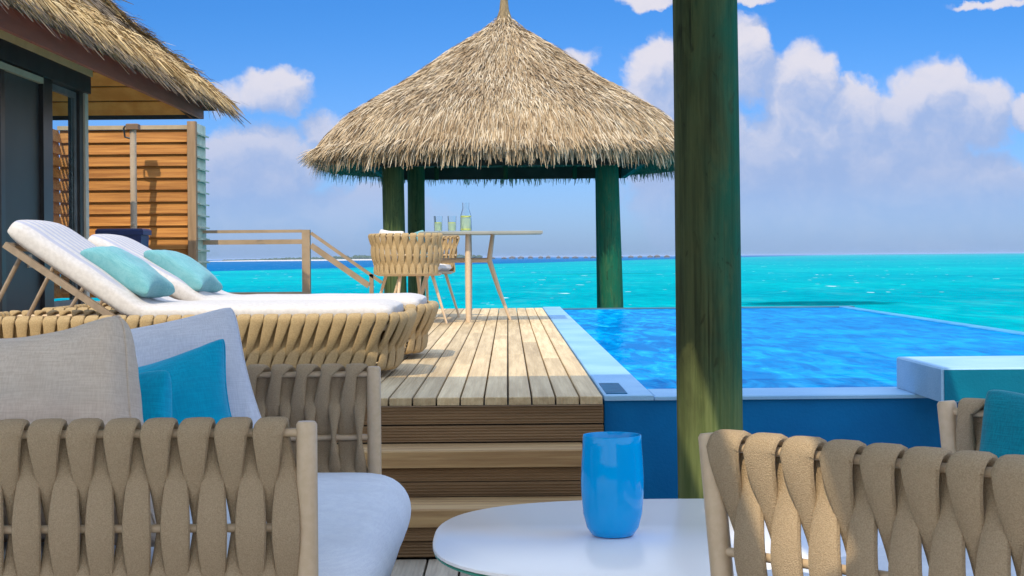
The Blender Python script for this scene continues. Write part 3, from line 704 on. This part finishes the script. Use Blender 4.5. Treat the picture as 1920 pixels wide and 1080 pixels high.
def cushion(name, w, h, t, mat, seed=0, pinch=.10, n=26, sag=.0, puff=.34, piping=None, taper=0.):
    m = MB(); 
    def outline(u, v):
        x = u*(1-pinch*(1-v*v)*u*u); z = v*(1-pinch*(1-u*u)*v*v)
        return x, z
    grid = {}
    for sd in (1, -1):
        for i in range(n+1):
            for j in range(n+1):
                u = math.sin((i/n-.5)*PI); v = math.sin((j/n-.5)*PI); edge = i in (0,n) or j in (0,n)
                if sd == -1 and edge: continue
                x, z = outline(u, v)
                th = max(0,(1-u**2)*(1-v**2))**puff
                wr = .07*noise.noise((u*1.7+seed, v*1.7, seed*1.3))+.04*noise.noise((u*5+seed*3, v*5, 2))
                cr = .045*noise.noise((u*9+seed, v*9, 5))*(abs(u)**3+abs(v)**3)
                y = sd*(.5*t*th*(1+wr*2.5) + .5*t*cr*min(1, th*3)) + t*.12*noise.noise((u+seed, v, 9))*(1-.5*th)
                q = 1-.055*(u*u*v*v)**4; x *= q; z *= q; z2 = z - sag*(1-u*u)*max(0, v)
                grid[(sd,i,j)] = len(m.v); m.v.append((x*w/2*(1-taper*v), y, z2*h/2))
    for sd in (1,-1):
        for i in range(n):
            for j in range(n):
                q = [grid.get((sd,a,b), grid.get((1,a,b))) for a,b in ((i,j),(i+1,j),(i+1,j+1),(i,j+1))]
                m.f.append(tuple(q if sd == -1 else q[::-1]))
    o = m.obj(name, mat, sub=1)
    if piping:
        ed = [(i,0) for i in range(n)]+[(n,j) for j in range(n)]+[(n-i,n) for i in range(n)]+[(0,n-j) for j in range(n)]
        pts = [m.v[grid[(1,i,j)]] for i,j in ed]; MB().tube(pts+[pts[0]], .0028, 6).obj('piping', piping, o)
    return o

def pad(x0, x1, y0, y1, z0, z1, rc, e=.05, crown=.02, seed=0, nx=26, ny=26):
    """upholstered pad: rounded plan corners and edges, slightly crowned top"""
    m = MB(); cx, cy = (x0+x1)/2, (y0+y1)/2; hx, hy = (x1-x0)/2, (y1-y0)/2; zc = (z0+z1)/2; hz = (z1-z0)/2
    N = 96; rs = []
    def ring(sc_, z, cr):
        out = []
        for k in range(N):
            a = 2*PI*k/N; c, s_ = math.cos(a), math.sin(a); p = rc
            r = (abs(c)**p+abs(s_)**p)**(-1/p); x, y = c*r, s_*r
            X = cx + x*(hx-e*(1-sc_[0]))*sc_[1]; Y = cy + y*(hy-e*(1-sc_[0]))*sc_[1]
            out.append((X, Y, z+cr*(1-x*x*sc_[1]**2)*(1-y*y*sc_[1]**2)+.006*noise.noise((X*6+seed,Y*6,z*8))))
        return out
    for k in range(9):
        a = -PI/2+PI*k/8; rs.append(ring((math.cos(a)*1.0, 1), zc+hz*math.sin(a)*(.92), 0))
    rs2 = [ring((0, q), z1-hz*.08+.0*q, crown) for q in (.96,.85,.7,.5,.3,.12,.02)]
    bs = [ring((0, q), z0+hz*.08, 0) for q in (.02,.5,.95)]
    m.rings(bs+rs+rs2)
    return m

def seat(name, label, cat, W, D, loc, rz, cmat, H=.715, rake=0., sp=.0725):
    o = thing(name, label, cat, loc, rz); zt = H-.022; rails = [zt-.19*k for k in range(4)]
    for y in (-W/2, W/2):
        m = MB(); 
        pp = [(rake*(z/H-1)+0, y, z) for z in (0, .2, .4, .6, H-.006, H)]
        m.tube(pp, [.021]*4+[.021,.017], 20); m.obj('front_post', METAL, o)
        m = MB(); m.tube([(-D, y, 0), (-D, y, H-.006), (-D, y, H)], [.021,.021,.017], 16); m.obj('rear_post', METAL, o)
        m = MB()
        for z in rails: m.tube([(rake*(z/H-1), y, z), (-D, y, z)], .0088, 10)
        m.obj('arm_rails', METAL, o)
        sgn = 1 if y > 0 else -1
        p0, p1 = (-.022, y), (-D+.02, y)
        off = rake*((rails[3]/H)-1)
        b0, b1 = (-.022+off, y), (-D+.02, y)
        tp, bt = (line2(p1, p0), line2(b1, b0)) if sgn < 0 else (line2(p0, p1), line2(b0, b1))
        tp2 = (lambda f, g: (lambda s: (f(s)[0], Vector((0, g)))))
        m = weave(MB(), tp2(tp, sgn), tp2(bt, sgn), round((D-.04)/sp), zt, rails[3], 3, sp*.425, .0185, ht=.0105, wmin=.0165); m.obj('woven_arm', ROPE, o)
    m = MB()
    for z in rails: m.tube([(-D, -W/2+.02, z), (-D, W/2-.02, z)], .0088, 10)
    m.obj('back_rails', METAL, o)
    f = line2((-D, W/2-.02), (-D, -W/2+.02)); g = lambda s: (f(s)[0], Vector((-1, 0)))
    weave(MB(), g, g, round((W-.04)/sp), zt, rails[3], 3, sp*.425, .0185, ht=.0105, wmin=.0165).obj('woven_back', ROPE, o)
    m = MB(); m.box(-D+.03, -.04, -W/2+.03, W/2-.03, .19, .245); m.obj('seat_frame', METAL, o, smooth=False)
    pad(-D+.04, .135, -W/2+.045, W/2-.045, .25, .425, 6.5, .075, .03, W*5).obj('seat_cushion', cmat, o, sub=1)
    return o

def front_room():
    seat('woven_sofa', 'beige strap woven sofa with pale blue white seat at the terrace edge', 'sofa', 1.6, .86, (-.405, 4.0, 0), 0, SEATF)
    seat('woven_armchair', 'beige strap woven armchair turned to the pool, right of the coffee table', 'armchair', .845, .84, (.366+.2985, 2.926+.2985, 0), R(135), SEATF, rake=.075, sp=.077)
    def put(o, label, loc, rot, cat='cushion', group=None):
        o.location = loc; o.rotation_euler = tuple(R(a) for a in rot); return tag(o, label, cat, group)
    # rot: tilt back, roll, heading
    put(cushion('cushion', .72, .52, .27, LINEN, 1.0, .11, sag=.07, piping=LINEN, taper=.22), 'large oatmeal linen cushion leaning inside the near sofa arm', (-1.09, 3.55, .655), (-12, -5, -26))
    put(cushion('cushion', .62, .52, .20, LINENB, 4.2, .09, sag=.05, piping=LINENB, taper=.15), 'large pale grey cushion propped behind the bright turquoise one', (-1.015, 4.56, .628), (-14, -8, 2))
    put(cushion('cushion', .43, .43, .18, TEAL, 2.1, .15, sag=.02, piping=TEAL), 'bright turquoise square cushion leaning on the pale grey one', (-.935, 4.33, .585), (-20, -14, 2))
    put(cushion('cushion', .40, .40, .13, TEAL, 6.4, .09, taper=.12), 'turquoise cushion mostly hidden behind the oatmeal cushion', (-.975, 3.86, .575), (-14, -6, -25))
    put(cushion('cushion', .46, .46, .17, fabric('deep teal cloth', (.0,.17,.25), (.0,.24,.33)), 3.3, .07), 'dark teal cushion standing in the woven armchair', (1.165, 3.28, .515), (-10, 4, -40))
    # coffee table
    t = thing('coffee_table', 'low white coffee table with rounded top and green glass edge', 'table', (.40, 3.565, 0))
    def plate(z0, z1, a, b, n=2.75, N=96, e=.004):
        def ring(s, z):
            out = []
            for k in range(N):
                an = 2*PI*k/N; c, s_ = math.cos(an), math.sin(an); r = (abs(c)**n+abs(s_)**n)**(-1/n); out.append(((a-s)*c*r, (b-s)*s_*r, z))
            return out
        return MB().rings([ring(e, z0), ring(0, z0+e*.6), ring(0, z1-e*.6), ring(e, z1)])
    plate(.409, .420, .57, .52).obj('tabletop', M('satin white glass', (.86,.86,.90), (.88,.88,.92), 2, .2, spec=.5), t)
    plate(.402, .4085, .568, .518).obj('glass_edge', M('green glass edge', (.05,.30,.22), None, rough=.2), t)
    m = MB(); m.tube([(-.36,-.3,.385),(.36,-.3,.385),(.36,.3,.385),(-.36,.3,.385),(-.36,-.3,.385)], .012, 8); m.obj('frame', METAL, t)
    for x in (-1,1):
        for y in (-1,1):
            m = MB(); m.tube([(x*.34,y*.28,.39),(x*.42,y*.36,0)], [.018,.011], 12); m.obj('leg', METAL, t)
    v = MB(); p = at(1149, 1000, 3.55)
    prof = [(.0,.004),(.040,.0),(.047,.003),(.058,.020),(.0655,.05),(.0695,.095),(.070,.125),(.068,.17),(.0655,.205),(.0650,.222),(.0640,.2235),(.0625,.222),(.063,.20),(.066,.12),(.062,.05),(.045,.016),(.0,.012)]
    v.lathe(prof, 64)
    gm = M('azure opal glass', (.0,.30,.72), (.0,.34,.78), 2, .05, spec=.3)
    o = v.obj('vase', gm, loc=(p.x, 3.55, .4205)); o.data.set_sharp_from_angle(angle=R(70))
    tag(o, 'glossy azure blue glass vase standing on the white coffee table', 'vase')
front_room()

# ------------------------------------------------------------------ sun loungers
def loungers():
    Lg, W, zr, zb = 1.98, .80, .262, .055
    def one(label, loc, ang_deg):
        o = thing('sun_lounger', label, 'sun lounger', loc, 0, 'woven sun loungers side by side')
        def loop(inset, rc):
            """near side from the head to the foot, round the foot end, and back to the head"""
            h = W/2-inset; pts = []
            xe = -inset*1.2
            pts += [Vector((-Lg, -h)), Vector((xe-rc, -h))]
            for k in range(1, 9):
                a = -PI/2+PI/2*k/8; pts.append(Vector((xe-rc+rc*math.cos(a), -h+rc+rc*math.sin(a))))
            for k in range(0, 9):
                a = PI/2*k/8; pts.append(Vector((xe-rc+rc*math.cos(a), h-rc+rc*math.sin(a))))
            pts += [Vector((-Lg, h))]
            ds = [0]
            for a, b in zip(pts, pts[1:]): ds.append(ds[-1]+(b-a).length)
            T = ds[-1]
            def f(s):
                q = max(0, min(T, s*T)); k = 0
                while k < len(ds)-2 and ds[k+1] < q: k += 1
                tt = (q-ds[k])/max(1e-9, ds[k+1]-ds[k]); d = (pts[k+1]-pts[k]).normalized()
                return pts[k].lerp(pts[k+1], tt), Vector((d.y, -d.x))
            return f, T
        ft, T = loop(0, .22); fb, _ = loop(.055, .20)
        weave(MB(), ft, fb, round(T/.0605), zr, zb, 1, .0275, .0185, ht=.0080, wmin=.006).obj('woven_frame', ROPEL, o)
        m = MB(); 
        for f, z in ((ft, zr), (fb, zb)): m.tube([(*f(k/80)[0], z) for k in range(81)], .009, 8)
        m.obj('rails', METAL, o)
        fh = lambda s: (Vector((-Lg, lerp(W/2, -W/2, s))), Vector((-1, 0)))
        weave(MB(), fh, fh, 12, zr, zb, 1, .0265, .015).obj('woven_frame', ROPEL, o)
        m = MB(); m.box(-Lg+.03, -.07, -W/2+.06, W/2-.06, .212, .240); m.obj('deck_panel', METAL, o, smooth=False)
        for x in (-Lg+.12, -.22):
            for y in (-W/2+.13, W/2-.13):
                m = MB(); m.tube([(x,y,0),(x,y,.212)], [.016,.02], 10); m.obj('foot', METAL, o)
        # mattress: a slab following the bed line, hinge at HX
        HX, ang, bl = -1.20, R(ang_deg), .71; th = .080
        line = [(-.035, zr+.004)]
        K = 40; bed = []
        for k in range(K+1):
            s = k/K*(1.165+bl)
            if s < 1.165-.08: bed.append((-.035-s, .247, 0))
            elif s > 1.165+.08:
                q = s-1.165; bed.append((HX-q*math.cos(ang), .247+q*math.sin(ang), ang))
            else:
                q = (s-1.165+.08)/.16; a = ang*q; p0 = Vector((HX+.08,.247)); p1 = Vector((HX,.247)); p2 = Vector((HX-.08*math.cos(ang), .247+.08*math.sin(ang)))
                p = p0.lerp(p1,q).lerp(p1.lerp(p2,q),q); bed.append((p.x,p.y,a))
        rs = []; hw = W/2-.035
        for k, (x, z, a) in enumerate(bed):
            e = min(k, K-k); f = 1-.5*(1-min(1, e/2.2))**2; nx, nz = math.sin(a), math.cos(a); ring = []
            for j in range(32):
                an = 2*PI*j/32; c, s_ = math.cos(an), math.sin(an); y = hw*(1-.05*(1-f))*math.copysign(abs(c)**.32, c)
                t = th*(1+.35*max(0, min(1, (HX+.1-x)/.2)))/2*(1+f*math.copysign(abs(s_)**.55, s_)) 
                cre = .004*noise.noise((x*9, y*7, 1)) + (.006*noise.noise((x*30, y*4, 2)) if abs(x-HX) < .25 else 0) + .003*noise.noise((x*4, y*26, 3))*(1 if x < HX else 0)
                t += cre*(s_ > 0); t += .012*(1-(y/hw)**4)*(s_ > 0)
                if x < HX and s_ > .3: t += .005*abs(math.cos(y*PI/.078))**.5-.004
                ring.append((x+nx*t, y, z+nz*t))
            rs.append(ring)
        m = MB(); m.rings(rs)
        ma = M('striped mattress cloth', (.51, .49, .49), (.57, .55, .55), 60, .95, .4, 500, spec=.1); t = NT(ma.node_tree); b = ma.node_tree.nodes['Principled BSDF']
        src = b.inputs['Base Color'].links[0].from_socket; sp = t.n('ShaderNodeSeparateXYZ'); t.put(sp.inputs[0], t.n('ShaderNodeTexCoord').outputs['Object'])
        st_ = t.ss(t.m('COSINE', t.m('MULTIPLY', sp.outputs[1], 2*PI/.078)), -.1, .7); st_ = t.m('MULTIPLY', st_, t.ss(sp.outputs[0], -1.22, -1.30, 0, .9))
        t.put(b.inputs['Base Color'], t.mix(st_, src, (.40, .41, .50)))
        m.obj('mattress', ma, o, sub=1)
        m = MB(); ca, sa = math.cos(ang), math.sin(ang)
        for y in (-W/2+.045, W/2-.045):
            m.obox((HX-.32*ca+.022*sa*-1, y, .233+.32*sa-.0), (.335*ca,0,-.335*sa), (0,.016,0), (.014*sa,0,.014*ca))
        m.obox((HX-.65*ca, 0, .225+.65*sa), (.014*ca,0,-.014*sa), (0,W/2-.062,0), (.014*sa,0,.014*ca))
        tau = M('taupe frame paint', (.20,.15,.105), (.25,.19,.135), 30, .5)
        m.obj('backrest_frame', tau, o, smooth=False)
        for y in (-.30, .30):
            m = MB(); m.tube([(HX-.60*ca, y, .22+.60*sa), (HX-.80*ca, y, .245)], .011, 8); m.obj('prop_strut', tau, o)
    one('woven sun lounger nearest the steps, with its striped back raised highest', (-.455, 7.38, U), 34.5)
    one('woven sun lounger farther from the steps, behind the nearest one', (-.405, 8.62, U), 29.5)
    for (Y, lab, sd, px, py) in ((7.30, 'pale aqua pillow on the sun lounger nearest the steps', 5.5, 230, 526), (8.52, 'pale aqua pillow on the farther sun lounger', 8.1, 335, 522)):
        q = cushion('pillow', .40, .27, .15, AQUA, sd, .16); q.rotation_euler = (R(-74), R(0), R(0))
        q.rotation_euler = (Matrix.Rotation(R(29), 3, 'Y') @ Matrix.Rotation(R(5), 3, 'X') @ Matrix.Rotation(R(-14), 3, 'Z') @ Matrix.Rotation(R(-90), 3, 'X')).to_euler()
        p = at(px, py-4, Y-.08); q.location = p+Vector((.025,0,.028)); tag(q, lab, 'pillow')
loungers()

# ------------------------------------------------------------------ dining set
def dining():
    Y = 13.35; zt = .742
    t = thing('dining_table', 'slim beige dining table with splayed legs at the deck end', 'table', (-.215, Y, U))
    m = MB(); m.box(-.50, .50, -.42, .42, zt-.022, zt, .004); m.obj('tabletop', M('taupe table slab', (.20,.22,.21), (.26,.27,.25), 3, .4), t, smooth=False)
    X = lambda px: (px-PX)*Y/F+.215
    Z = lambda py: at(900, py, Y).z-U
    m = MB(); m.tube([(X(879),-.28,zt-.022),(X(879),-.28,Z(490)),(X(879),-.30,.0)], [.020,.026,.022], 12); m.obj('leg', METAL, t)
    m = MB(); m.tube([(X(924),.1,zt-.022),(X(917),.1,Z(488)),(X(935),.1,Z(545)),(X(956),.1,.0)], [.018,.024,.018,.012], 12); m.obj('leg', METAL, t)
    m = MB(); m.tube([(X(800),.1,zt-.022),(X(808),.1,Z(488)),(X(790),.1,Z(545)),(X(770),.1,.0)], [.018,.024,.018,.012], 12); m.obj('leg', METAL, t)
    m = MB(); m.tube([(X(879),.32,zt-.022),(X(879),.30,Z(490)),(X(879),.34,.0)], [.018,.022,.014], 12); m.obj('leg', METAL, t)
    m = MB(); m.tube([(X(808),.1,Z(488)),(X(917),.1,Z(488))], .02, 10); m.tube([(X(879),-.28,Z(489)),(X(879),.3,Z(489))], .016, 8); m.obj('stretcher', METAL, t)
    c = thing('dining_chair', 'woven tub dining chair with its back to the loungers', 'chair', (-.80, 12.95, U), R(28), 'woven tub chairs at the dining table')
    def arc(r, sq=1.0):
        def f(s):
            a = lerp(R(55), R(305), s); return Vector((r*math.cos(a), r*sq*math.sin(a))), Vector((math.cos(a), math.sin(a)))
        return f
    f1, f0 = arc(.31), arc(.265)
    weave(MB(), f1, f0, 22, .705, .40, 2, .026, .013, ht=.006, wmin=.010).obj('woven_shell', ROPEL, c)
    m = MB()
    for r, z in ((.31,.705),(.288,.552),(.265,.40)): g = arc(r); m.tube([(*g(k/40)[0], z) for k in range(41)], .008, 8)
    m.obj('rails', METAL, c)
    m = MB(); m.lathe([(.0,.385),(.25,.385),(.265,.395),(.265,.41),(.0,.41)], 32); m.obj('seat_ring', METAL, c)
    m = MB(); m.lathe([(.0,.411),(.23,.411),(.255,.435),(.245,.465),(.15,.478),(.0,.48)], 32); m.obj('seat_cushion', WHITEM, c)
    for a in (45, 135, 225, 315):
        a = R(a); m = MB(); m.tube([(.20*math.cos(a),.20*math.sin(a),.39),(.32*math.cos(a),.32*math.sin(a),0)], [.014,.009], 10); m.obj('leg', METAL, c)
    d = copy_tree(c); d.location = (-.75, 14.15, U); d.rotation_euler.z = R(-50); tag(d, 'woven tub dining chair on the far side of the table', 'chair')
    q = cushion('cushion', .42, .32, .12, WHITEM, 7.7, .08); q.rotation_euler = (R(-12), R(3), R(-60)); q.location = (-.97, 13.02, U+.605); tag(q, 'white back cushion inside the nearer dining chair', 'cushion')
    q = cushion('cushion', .28, .24, .09, AQUA, 9.7, .08); q.rotation_euler = (R(-10), R(-14), R(-20)); q.location = (-.79, 13.1, U+.615); tag(q, 'small aqua pillow inside the nearer dining chair', 'cushion')
    gl = bpy.data.materials.new('clear glass'); gl.use_nodes = True; b = gl.node_tree.nodes['Principled BSDF']
    b.inputs['Base Color'].default_value = (.93,.97,.98,1); b.inputs['Transmission Weight'].default_value = 1; b.inputs['Roughness'].default_value = .02; b.inputs['IOR'].default_value = 1.12
    wt = M('lime water', (.42,.55,.42), (.50,.62,.40), 9, .2); lm = M('lemon slice', (.62,.66,.10), (.72,.74,.2), 40, .5)
    for k, (px, lab) in enumerate(((822,'short water glass on the dining table, farther from the carafe'), (848,'short water glass on the dining table, next to the carafe'))):
        x = (px-PX)*13.2/F; g = thing('tumbler', lab, 'glass', (x, 13.2, U+zt+.001), 0, 'water glasses on the dining table')
        m = MB(); m.lathe([(.0,.0),(.032,.0),(.037,.13),(.0345,.13),(.030,.008),(.0,.008)], 24); m.obj('glass', gl, g)
        m = MB(); m.lathe([(.0,.009),(.0292,.009),(.0318,.07),(.0,.07)], 20); m.obj('water', wt, g)
        m = MB(); m.lathe([(.0,.071),(.028,.071),(.028,.078),(.0,.078)], 20); m.obj('lemon_slice', lm, g)
    x = (874-PX)*13.25/F; g = thing('carafe', 'glass carafe with lemon slices on the dining table', 'carafe', (x, 13.25, U+zt+.001))
    m = MB(); m.lathe([(.0,.0),(.043,.0),(.047,.01),(.047,.13),(.036,.165),(.028,.19),(.030,.24),(.028,.24),(.0255,.19),(.033,.165),(.044,.13),(.044,.008),(.0,.008)], 28); m.obj('glass', gl, g)
    m = MB(); m.lathe([(.0,.009),(.043,.009),(.043,.112),(.0,.112)], 20); m.obj('water', wt, g)
    for z in (.012, .118):
        m = MB(); m.lathe([(.0,z),(.0435,z),(.0435,z+.014),(.0,z+.014)], 20); m.obj('lemon_slice', lm, g)
dining()

# ------------------------------------------------------------------ sea air
def haze():
    m = MB(); m.box(-30500, 30500, -75, 30500, SEA_Z-2.2, 5.4)
    ma = bpy.data.materials.new('sea haze'); ma.use_nodes = True; t = NT(ma.node_tree); ma.node_tree.nodes.clear()
    v = t.n('ShaderNodeVolumePrincipled'); v.inputs['Color'].default_value = (.50, .68, 1, 1); v.inputs['Density'].default_value = .00012
    o = t.n('ShaderNodeOutputMaterial'); t.put(o.inputs['Volume'], v.outputs[0])
    tag(m.obj('haze', ma, smooth=False), kind='stuff')
haze()
